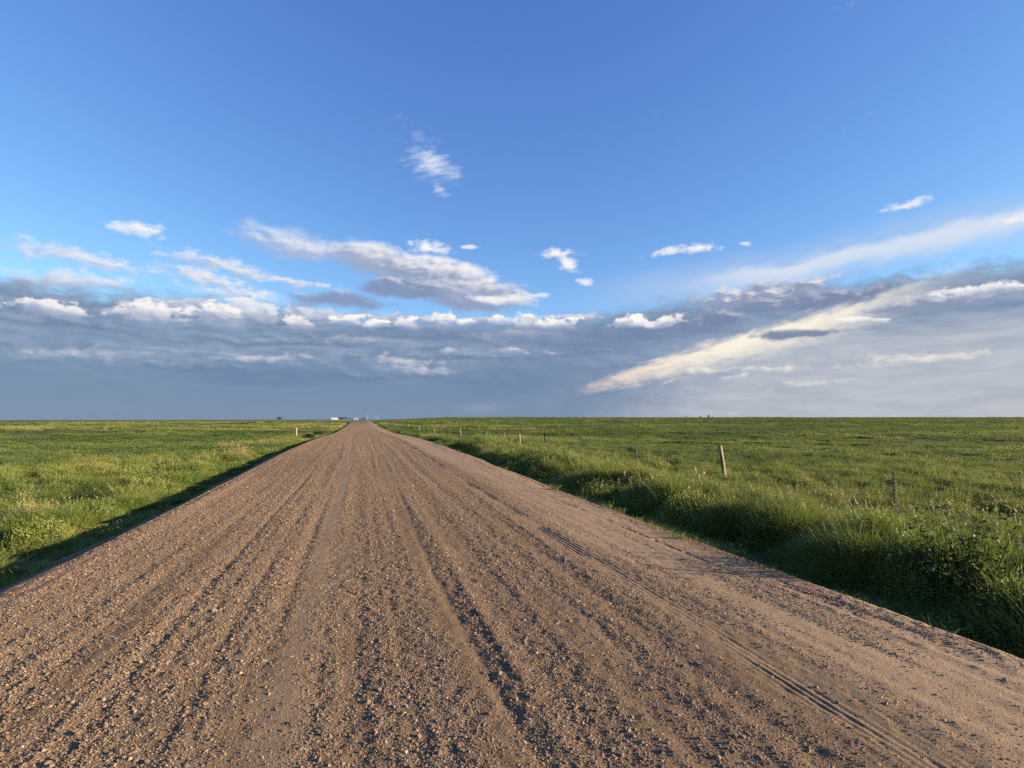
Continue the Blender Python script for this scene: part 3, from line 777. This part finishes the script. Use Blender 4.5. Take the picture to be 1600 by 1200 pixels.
for side in (1, -1):
    lim = ROAD_R + 0.42 if side > 0 else -ROAD_L + 0.95
    # close by
    for (n_, r0, r1, sd, grow) in ((30000, 3.0, 16.0, 300, 1.0), (46000, 14.0, 34.0, 310, 1.12)):
        x, y, r = sow(n_, r0, r1, sd + (0 if side > 0 else 5), side)
        lush = 1.0 * gauss(np.abs(x), 6.3, 1.0) if side > 0 else 0.55 * gauss(np.abs(x), 5.2, 0.8)
        keep = (np.abs(x) > lim + 0.32 * fbm(y / 0.8, x * 0, 230, 3) - 0.45 * (r.uniform(size=len(x)) < 0.05)) & (np.sign(x) == side) & in_view(x, y)
        wd, wr = worley(x / 1.05 + 0.3 * fbm(x, y, 620, 2), y / 1.05 + 0.3 * fbm(x, y, 630, 2), 600)                      # plants stand in clumps of one kind
        dome = np.clip(1.2 - wd / 0.55, 0, 1)
        bare = fbm(x / 1.1, y / 1.1, 240, 3)
        keep &= (r.uniform(size=len(x)) < np.clip(0.18 + 0.9 * dome + 0.55 * lush + 0.9 * bare, 0.06, 1.0))
        x, y, lush, dome, wr = x[keep], y[keep], lush[keep], dome[keep], wr[keep]
        q = 0.5 + wr * 1.1 + 0.35 * (r.uniform(size=len(x)) - 0.5) + 0.5 * fbm(x / 3, y / 3, 250, 2)
        pick = np.where(q < 0.50, r.choice(NEAR_GRASS, len(x)), r.choice(NEAR_FORB, len(x)))
        dryp = fbm(x / 1.4, y / 1.4, 260, 2)
        tall = (r.uniform(size=len(x)) < 0.004 + 0.55 * np.clip(dryp - 0.42, 0, 1) * 2)
        pick = np.where(tall, 6, np.where((lush > 0.35) & (q < 0.46), r.choice([0, 2, 2], len(x)), pick))
        hgt = (0.30 + 0.70 * dome + 0.70 * lush * (0.35 + 0.8 * dome) + 0.35 * wr) * (0.42 + 0.58 * ss(lim, lim + 1.1, np.abs(x))) * r.uniform(0.8, 1.2, len(x)) * grow
        wid = r.uniform(0.9, 1.35, len(x)) * (0.9 + 0.3 * lush) * grow
        tn = np.clip(tint_at(x, y, r, side) + 0.42 * wr, 0, 1)
        tn = np.where(pick == 6, np.clip(tn + 0.30, 0, 1), np.where(pick >= 3, np.clip(tn - 0.06, 0, 1), tn))
        put(x, y, pick, 0.13, np.stack([wid, wid, hgt], -1), tn, r)
    # mid and far: wider clumps
    for (n_, r0, r1, sd, w0, h0) in ((42000, 32.0, 75.0, 320, 1.0, 1.0), (46000, 72.0, 190.0, 330, 1.7, 1.25), (42000, 185.0, 520.0, 340, 3.6, 1.8)):
        x, y, r = sow(n_, r0, r1, sd + (0 if side > 0 else 5), side)
        keep = (np.abs(x) > lim + 0.3) & (np.sign(x) == side) & in_view(x, y)
        bare = fbm(x / (2.5 * w0), y / (2.5 * w0), 241, 3)
        wd, wr = worley(x / (1.5 * w0), y / (1.9 * w0), 610)
        dome = np.clip(1.15 - wd / 0.62, 0, 1)
        keep &= (r.uniform(size=len(x)) < np.clip(0.22 + 0.75 * dome + 1.5 * bare, 0.04, 1.0))

        sx2 = x - 0.10 * y
        if side < 0: keep &= ~((sx2 < -62) & (r.uniform(size=len(x)) < 0.6)) & ~((sx2 < -46) & (sx2 > -60) & (y > 60) & (r.uniform(size=len(x)) < 0.93))
        x, y, dome, wr = x[keep], y[keep], dome[keep], wr[keep]; sx2 = sx2[keep]
        edge = 0.5 * gauss(np.abs(x), lim + 1.0, 1.0)
        pick = r.choice([7, 8, 9], len(x), p=[0.45, 0.3, 0.25])
        hgt = np.clip(0.45 + 0.75 * dome + 0.9 * fbm(x / 4, y / 6, 271, 2) + edge + 0.4 * wr, 0.25, 2.2) * r.uniform(0.7, 1.3, len(x)) * h0
        tn = np.clip(tint_at(x, y, r, side) + 0.40 * wr, 0, 1)
        if side < 0:
            row = gauss(sx2, -61.0, 1.2); hgt = hgt * (1 + 0.9 * row); tn = np.clip(tn * (1 - row) , 0, 1)
        _, sp_ = worley(x / 11 + 0.4 * fbm(x / 6, y / 6, 640, 2), y / 15 + 0.4 * fbm(x / 6, y / 6, 650, 2), 660)
        dk = sp_ > 0.22; pick = np.where(dk & (r.uniform(size=len(x)) < 0.8), 8, pick); tn = np.where(dk, tn * 0.35, np.where(sp_ < -0.38, np.clip(tn + 0.22, 0, 1), tn))
        w = w0 * r.uniform(0.7, 1.4, len(x))
        put(x, y, pick, 0.10, np.stack([w, w, hgt], -1), tn, r)
g0, g1, g2, g3, g4 = (np.concatenate(q) for q in G)
grass = scatter("grass", PROTO, g0, g1, g2, g3, g4, mat_grass)
tag(grass, "green and yellowish prairie grass and weeds on both sides of the road", "grass", kind='stuff')
print("stones", n, "tufts", len(g0))

# ================================================================ things
def finish(bm, name, mat, parent=None, smooth=False):
    me = bpy.data.meshes.new(name); bm.to_mesh(me); bm.free()
    if smooth: me.polygons.foreach_set('use_smooth', np.full(len(me.polygons), True))
    return link(name, me, mat, parent)

def empty(name, loc, rz=0.0):
    o = bpy.data.objects.new(name, None); COL.objects.link(o); o.location = loc; o.rotation_euler = (0, 0, rz); o.empty_display_size = 0.2
    return o

def zt(x, y): return float(terrain(np.array([x]), np.array([y]))[0])

mat_wood, t = new_mat("weathered_wood")
tcw = t.nodes.new('ShaderNodeTexCoord').outputs['Object']
gr = fac(noise(scaled(t, tcw, (60.0, 60.0, 3.0)), 1.0, 5.0, 0.65))
pa = fac(noise(tcw, 6.0, 3.0, 0.5))
c = mix(sstep(gr, 0.35, 0.68), (0.13, 0.088, 0.055), (0.42, 0.315, 0.20))
c = mix(sstep(pa, 0.5, 0.75) * 0.5, c, (0.26, 0.22, 0.17))
principled(t, c, 0.9, bump(t, gr, 0.006, 0.8), 0.2)
mat_steel, t = new_mat("rusty_steel")
tcw = t.nodes.new('ShaderNodeTexCoord').outputs['Object']
ru = fac(noise(tcw, 14.0, 4.0, 0.6))
principled(t, mix(sstep(ru, 0.4, 0.65), (0.014, 0.016, 0.014), (0.034, 0.022, 0.016)), 0.7, None, 0.4, 0.3)
mat_wire, t = new_mat("dull_wire")
ru = fac(noise(t.nodes.new('ShaderNodeTexCoord').outputs['Object'], 3.0, 2.0, 0.5))
principled(t, mix(sstep(ru, 0.4, 0.6), (0.20, 0.19, 0.18), (0.16, 0.10, 0.07)), 0.5, None, 0.5, 0.7)

def wood_post_mesh(seed, h=1.25, rad=0.062):
    r = np.random.default_rng(seed); bm = bmesh.new(); rings = []
    m = 14; nz = 12
    for k in range(nz + 1):
        z = -0.35 + (h + 0.35) * k / nz; ring = []
        for j in range(m):
            a = 2 * math.pi * j / m
            q = rad * (1.06 - 0.10 * k / nz) * (1 + 0.06 * math.sin(3 * a + seed) + 0.03 * r.normal())
            zz = z + (0.012 * math.cos(a - 0.7) + 0.004 * r.normal() if k == nz else 0)
            ring.append(bm.verts.new((q * math.cos(a) + 0.012 * math.sin(z * 2.2 + seed), q * math.sin(a), zz)))
        rings.append(ring)
    for a_, b_ in zip(rings, rings[1:]):
        for j in range(m): bm.faces.new((a_[j], a_[(j + 1) % m], b_[(j + 1) % m], b_[j]))
    tip = bm.verts.new((0.012 * math.sin(h * 2.2 + seed), 0, h + 0.006))
    for j in range(m): bm.faces.new((rings[-1][j], rings[-1][(j + 1) % m], tip))
    me = bpy.data.meshes.new("wooden_post"); bm.to_mesh(me); bm.free()
    me.polygons.foreach_set('use_smooth', np.array([len(p.vertices) == 4 for p in me.polygons]))
    me.materials.append(mat_wood)
    return me

def bar(bm, x0, x1, y0, y1, z0, z1):
    r = bmesh.ops.create_cube(bm, size=1.0)
    for v in r['verts']: v.co = ((x0 + x1) / 2 + v.co.x * (x1 - x0), (y0 + y1) / 2 + v.co.y * (y1 - y0), (z0 + z1) / 2 + v.co.z * (z1 - z0))

def steel_post_mesh(h=1.22):
    """studded T-section: face flange, web, studs up the face"""
    bm = bmesh.new()
    bar(bm, -0.030, 0.030, -0.005, 0.005, -0.4, h)
    bar(bm, -0.005, 0.005, 0.0051, 0.045, -0.4, h)
    for k in range(12):
        z = 0.12 + k * 0.09
        if z < h - 0.03: bar(bm, -0.007, 0.007, -0.013, -0.0051, z, z + 0.022)
    me = bpy.data.meshes.new("steel_post"); bm.to_mesh(me); bm.free(); me.materials.append(mat_steel)
    return me

# ---- right-hand fence: a wooden post every fourth, studded steel posts between, four strands
FX, F0, STEP = 10.5, 14.4, 5.52
fence = empty("fence", (FX, F0, zt(FX, F0)))
tag(fence, "wire fence of wooden and dark steel posts along the right-hand field", "fence")
wood_v = [wood_post_mesh(s) for s in (1, 2, 3, 4)]
steel_m = steel_post_mesh()
tops = []
for k in range(-2, 38):
    y = F0 + STEP * k; x = FX + 0.05 * math.sin(k * 2.1)
    wooden = k % 4 == 0
    loc = (x - FX, y - F0, zt(x, y) - fence.location.z)
    lean_x = math.radians((5.5 if k == 0 else random.gauss(2.5, 2.0)) * (-1)); lean_y = math.radians(random.gauss(0, 1.5))
    o = link("wooden_post" if wooden else "steel_post", wood_v[(k // 4) % 4] if wooden else steel_m, None, fence)
    o.location = loc; o.rotation_euler = (lean_y, lean_x, random.uniform(-0.2, 0.2))
    hh = (1.06 if k == 0 else random.uniform(0.96, 1.10)) / (1.25 if wooden else 1.22)
    if wooden: o.scale = (0.98, 0.98, hh)
    else: o.scale = (1.0, 1.0, hh)
    tops.append((loc, lean_x))
for hz in (0.22, 0.45, 0.68, 0.90):
    pts = []
    for (la, leana), (lb, leanb) in zip(tops, tops[1:]):
        for q in (0.0, 0.25, 0.5, 0.75):
            sag = -0.03 * 4 * q * (1 - q)
            pa_ = np.array(la) + np.array([math.sin(leana) * hz - 0.075, 0, hz]); pb_ = np.array(lb) + np.array([math.sin(leanb) * hz - 0.075, 0, hz])
            pts.append(pa_ * (1 - q) + pb_ * q + np.array([0, 0, sag]))
    bm = bmesh.new(); prev = None
    for pt in pts:
        ring = [bm.verts.new((pt[0] + 0.0030 * math.cos(a), pt[1], pt[2] + 0.0030 * math.sin(a))) for a in (0, 2.094, 4.189)]
        if prev:
            for j in range(3): bm.faces.new((prev[j], prev[(j + 1) % 3], ring[(j + 1) % 3], ring[j]))
        prev = ring
    for k in range(2, 120):                                     # barbs
        i = min(int(k * 0.35), len(pts) - 2); q = (k * 0.35) % 1.0
        if i > 44: break
        pt = np.array(pts[i]) * (1 - q) + np.array(pts[i + 1]) * q
        bar(bm, pt[0] - 0.016, pt[0] + 0.016, pt[1] - 0.0015, pt[1] + 0.0015, pt[2] - 0.0015, pt[2] + 0.0015)
    finish(bm, "wire", mat_wire, fence)

# ---- lone post in the grass at the left
lx, ly = -7.4, 72.0
o = link("wooden_post", wood_post_mesh(9, 1.35, 0.085), None); o.location = (lx, ly, zt(lx, ly)); o.rotation_euler = (0, R(-1.0), 0.4)
o.scale = (1.25, 1.25, 0.98)
tag(o, "lone weathered wooden post standing in the grass left of the road", "post")

# ---- woody plants
mat_leaf, t = new_mat("dark_leaf")
oi = t.nodes.new('ShaderNodeObjectInfo').outputs['Random']
lf = fac(noise(t.nodes.new('ShaderNodeTexCoord').outputs['Object'], 2.2, 3.0, 0.6))
c = mix(sstep(lf, 0.35, 0.7), (0.026, 0.042, 0.016), (0.060, 0.078, 0.028))
principled(t, c, 0.8, None, 0.2)
mat_bark, t = new_mat("bark")
bk = fac(noise(scaled(t, t.nodes.new('ShaderNodeTexCoord').outputs['Object'], (6, 6, 1.5)), 2.0, 4.0, 0.6))
principled(t, mix(sstep(bk, 0.4, 0.65), (0.05, 0.036, 0.026), (0.13, 0.10, 0.075)), 0.95, bump(t, bk, 0.03, 0.6), 0.1)

def trunk_mesh(name, h, rad, limbs, seed, spread=0.5):
    r = np.random.default_rng(seed); bm = bmesh.new()
    def limb(p0, p1, r0, r1, m=6):
        p0, p1 = np.array(p0, float), np.array(p1, float); d = p1 - p0; d /= np.linalg.norm(d)
        s = np.cross(d, (0.3, 0.9, 0.2)); s /= np.linalg.norm(s); w = np.cross(d, s); prev = None
        for k in range(4):
            q = k / 3; c0 = p0 + (p1 - p0) * q + (r.normal(size=3) * r0 * 0.5 if 0 < k < 3 else 0); rr = r0 + (r1 - r0) * q
            ring = [bm.verts.new(tuple(c0 + (s * math.cos(a) + w * math.sin(a)) * rr)) for a in np.linspace(0, 6.283, m, endpoint=False)]
            if prev:
                for j in range(m): bm.faces.new((prev[j], prev[(j + 1) % m], ring[(j + 1) % m], ring[j]))
            prev = ring
    limb((0, 0, -0.1 * h), (r.normal() * 0.03 * h, r.normal() * 0.03 * h, h * 0.6), rad, rad * 0.55)
    for k in range(limbs):
        a = k * 2.4 + r.uniform(0, 0.6); z = h * r.uniform(0.15, 0.5)
        limb((0, 0, z), (math.cos(a) * spread * h * 0.6, math.sin(a) * spread * h * 0.6, h * r.uniform(0.55, 0.85)), rad * 0.5, rad * 0.12)
    me = bpy.data.meshes.new(name); bm.to_mesh(me); bm.free(); me.materials.append(mat_bark)
    return me

def crown_mesh(name, n, ext, zc, leaf, seed, clumps=9, hollow=0.35):
    r = np.random.default_rng(seed)
    cc = r.normal(size=(clumps, 3)); cc /= np.linalg.norm(cc, axis=1)[:, None]; cc *= r.uniform(0.35, 0.75, (clumps, 1)); cc[:, 2] *= 0.8
    V = np.zeros((n * 4, 3)); F = np.zeros((n * 2, 3), int)
    for k in range(n):
        b = cc[r.integers(clumps)]; d = r.normal(size=3); d /= np.linalg.norm(d)
        p0 = (b + d * 0.34 * r.uniform(hollow, 1.1)) * np.array(ext) + np.array([0, 0, zc])
        p0[2] = max(p0[2], 0.03)
        a = r.normal(size=3); a /= np.linalg.norm(a); s = np.cross(a, r.normal(size=3)); s /= np.linalg.norm(s); L = leaf * r.uniform(0.6, 1.4)
        V[4 * k:4 * k + 4] = p0, p0 + a * L * 0.5 + s * L * 0.3, p0 + a * L, p0 + a * L * 0.5 - s * L * 0.3
        F[2 * k:2 * k + 2] = (4 * k, 4 * k + 1, 4 * k + 2), (4 * k, 4 * k + 2, 4 * k + 3)
    me = mesh_np(name, V, F, False); me.materials.append(mat_leaf)
    return me

def shrub(x, y, ext, leaf, n, seed, label, group=None, name="shrub", cat="shrub"):
    e = empty(name, (x, y, zt(x, y) - 0.02), seed * 0.7)
    link("stem", trunk_mesh("stem", ext[2] * 1.5, max(0.015, ext[2] * 0.04), 7, seed, 0.8), None, e)
    link("foliage", crown_mesh("foliage", n, ext, ext[2] * 0.85, leaf, seed + 50, 11), None, e)
    return tag(e, label, cat, group)
shrub(-5.0, 59.0, (1.15, 0.75, 0.42), 0.11, 1500, 3, "low dark shrub at the left road edge, nearer of two", "dark shrubs at the left road edge")
shrub(-4.7, 70.0, (1.15, 0.9, 0.55), 0.13, 1500, 4, "low dark shrub at the left road edge, farther of two", "dark shrubs at the left road edge")
# tall weed standing by the near right edge of the road, its shadow lies across the gravel
e = empty("weed_clump", (6.0, 4.35, zt(6.0, 4.35)))
v_, f_, d_ = blades(77, 90, 0.35, 0.7, 1.12, 0.007, 0.35, heads=0.4)
me = mesh_np("blade_tuft", v_, f_, False); a = me.attributes.new('dry', 'FLOAT', 'POINT'); a.data.foreach_set('value', d_.astype(np.float32)); link("blade_tuft", me, mat_grass, e)
v_, f_, d_ = forb(78, 60, 18, 0.42, 1.0, 0.09)
me = mesh_np("leafy_stem", v_, f_, False); a = me.attributes.new('dry', 'FLOAT', 'POINT'); a.data.foreach_set('value', d_.astype(np.float32)); link("leafy_stem", me, mat_grass, e)
tag(e, "tall leafy weed clump beside the near right road edge", "weed")

def tree(x, y, h, wid, seed, label, group, name="tree"):
    e = empty(name, (x, y, zt(x, y) - 0.05), seed * 1.3)
    link("trunk", trunk_mesh("trunk", h, h * 0.03, 6, seed), None, e)
    link("crown", crown_mesh("crown", 420, (wid * 0.62, wid * 0.62, h * 0.46), h * 0.56, h * 0.16, seed + 20), None, e)
    return tag(e, label, "tree", group)
# shelter belt at the farm
belt = [(-43.0, 1255, 6.0, 4.5), (-39.0, 1262, 6.8, 5.0), (-35.0, 1252, 5.0, 4.0), (-30.5, 1258, 5.6, 4.0), (-26.0, 1262, 4.6, 3.6), (-20.5, 1256, 4.2, 3.4), (-15.5, 1260, 4.4, 3.4)]
BELT_LABELS = ("leftmost and second tallest tree of the dark farm windbreak beside the white shed",
               "tallest tree of the dark farm windbreak on the horizon",
               "third tree from the white shed in the farm windbreak",
               "fourth tree from the white shed in the farm windbreak",
               "fifth tree from the white shed in the farm windbreak",
               "smallest tree of the farm windbreak, second from the farmhouse",
               "last tree of the farm windbreak, next to the farmhouse")
for k, (x, y, h, w) in enumerate(belt):
    tree(x, y, h, w, 30 + k, BELT_LABELS[k], "farm windbreak trees")
tree(4.0, 1250, 4.4, 6.5, 41, "low dark tree right of the distant farmhouse", None)
tree(10.0, 1256, 4.8, 6.0, 42, "low dark tree beside the tall pole on the horizon", None)
shrub(-154.0, 1180, (9.0, 6.0, 3.6), 0.9, 900, 43, "dark mound-shaped tree alone on the left horizon", None, "tree", "tree")
for k, (x, y, h, w, lab) in enumerate(((396.0, 570, 3.0, 2.6, "tallest of the tiny trees on the right horizon"), (382.0, 566, 1.9, 1.8, "small dark tree left of the tallest on the right horizon"),
                                       (372.0, 580, 1.5, 1.6, "leftmost tiny tree on the right horizon"), (405.0, 575, 1.5, 1.4, "rightmost tiny tree on the right horizon"))):
    tree(x, y, h, w, 60 + k, lab, "tiny trees on the right horizon")

# ---- farm buildings far down the road
def simple_mat(name, a, b, scale, rough=0.7, metallic=0.0):
    m, t = new_mat(name)
    q = fac(noise(t.nodes.new('ShaderNodeTexCoord').outputs['Object'], scale, 4.0, 0.6))
    principled(t, mix(sstep(q, 0.35, 0.65), a, b), rough, None, 0.3, metallic)
    return m
mat_white = simple_mat("white_siding", (0.42, 0.405, 0.38), (0.50, 0.48, 0.455), 0.6)
mat_roof = simple_mat("grey_roof", (0.30, 0.29, 0.28), (0.38, 0.36, 0.34), 0.8)
mat_roofl = simple_mat("pale_metal_roof", (0.45, 0.44, 0.42), (0.52, 0.51, 0.49), 0.8, 0.5)
mat_dark = simple_mat("dark_glass", (0.03, 0.035, 0.04), (0.05, 0.05, 0.06), 2.0, 0.2)
mat_door = simple_mat("brown_door", (0.16, 0.10, 0.07), (0.22, 0.14, 0.09), 2.0)

def gable(root, L, W, eave, ridge, wall, roof, over=0.4):
    bm = bmesh.new()
    prof = [(-W / 2, -0.5), (W / 2, -0.5), (W / 2, eave), (0, ridge), (-W / 2, eave)]
    a = [bm.verts.new((-L / 2, y, z)) for y, z in prof]; b = [bm.verts.new((L / 2, y, z)) for y, z in prof]
    bm.faces.new(a[::-1]); bm.faces.new(b)
    for i in range(5): bm.faces.new((a[i], a[(i + 1) % 5], b[(i + 1) % 5], b[i]))
    finish(bm, "wall", wall, root)
    bm = bmesh.new(); sl = (ridge - eave) / (W / 2)
    for s in (-1, 1):
        y1 = s * (W / 2 + over); z1 = eave - over * sl + 0.03
        q = [(-L / 2 - over, 0, ridge + 0.03), (L / 2 + over, 0, ridge + 0.03), (L / 2 + over, y1, z1), (-L / 2 - over, y1, z1)]
        lo = [bm.verts.new(p) for p in q]; hi = [bm.verts.new((p[0], p[1], p[2] + 0.15)) for p in q]
        bm.faces.new(lo); bm.faces.new(hi)
        for i in range(4): bm.faces.new((lo[i], lo[(i + 1) % 4], hi[(i + 1) % 4], hi[i]))
    bmesh.ops.recalc_face_normals(bm, faces=bm.faces)
    return finish(bm, "roof", roof, root)
def panel(root, name, x0, x1, z0, z1, y, mat, dep=0.06):
    bm = bmesh.new(); bar(bm, x0, x1, y - dep, y + dep, z0, z1)
    return finish(bm, name, mat, root)

shed = empty("shed", (-52.0, 1257.0, zt(-52.0, 1257.0)), R(4))
gable(shed, 15.0, 9.0, 3.0, 4.4, mat_white, mat_roofl)
panel(shed, "door", -1.8, 1.8, 0.0, 2.6, -4.52, mat_roofl)
tag(shed, "long low white shed on the horizon left of the road", "shed")
house = empty("farmhouse", (-9.0, 1246.0, zt(-9.0, 1246.0)), R(-3))
rf = gable(house, 8.5, 7.0, 3.0, 4.9, mat_white, mat_roof)
bm = bmesh.new(); bar(bm, 1.6, 2.3, 0.6, 1.3, 3.8, 5.7); finish(bm, "chimney", mat_roof, rf)
panel(house, "door", -0.5, 0.5, 0.0, 2.1, -3.52, mat_door)
for x0 in (-3.2, -1.9, 1.4, 2.7): panel(house, "window", x0, x0 + 0.9, 1.0, 2.2, -3.52, mat_dark)
tag(house, "small white farmhouse on the horizon beside the end of the road", "house")

# ---- utility poles by the farm
mat_pole = simple_mat("pale_pole", (0.42, 0.36, 0.29), (0.52, 0.46, 0.38), 3.0, 0.9)
def pole(x, y, h, label, arm=True):
    e = empty("utility_pole", (x, y, zt(x, y)), R(-8))
    bm = bmesh.new(); bmesh.ops.create_cone(bm, segments=8, radius1=0.22, radius2=0.15, depth=h + 0.5, cap_ends=True)
    for v in bm.verts: v.co.z += h / 2 - 0.25
    finish(bm, "shaft", mat_pole, e)
    if arm:
        bm = bmesh.new(); bar(bm, -1.2, 1.2, -0.3, -0.16, h - 0.75, h - 0.55); ca = finish(bm, "crossarm", mat_pole, e)
        for q in (-1.0, -0.4, 0.4, 1.0):
            bm = bmesh.new(); bmesh.ops.create_cone(bm, segments=6, radius1=0.06, radius2=0.04, depth=0.22, cap_ends=True)
            for v in bm.verts: v.co += __import__('mathutils').Vector((q, -0.23, h - 0.44))
            finish(bm, "insulator", mat_white, ca)
    return tag(e, label, "utility pole", "utility poles by the farm")
pole(15.8, 1240.0, 11.5, "tallest pale utility pole on the horizon just right of the road's end")
pole(33.0, 1235.0, 7.5, "shorter pale utility pole right of the tallest one, nearer to it")
pole(37.5, 1231.0, 7.5, "rightmost pale utility pole near the road's end", False)

# ---------------------------------------------------------------- render settings
scene.cycles.max_bounces = 5
scene.cycles.diffuse_bounces = 3
scene.cycles.glossy_bounces = 2
scene.cycles.transmission_bounces = 3
scene.cycles.transparent_max_bounces = 4
scene.cycles.caustics_reflective = False
scene.cycles.caustics_refractive = False
scene.cycles.use_denoising = False
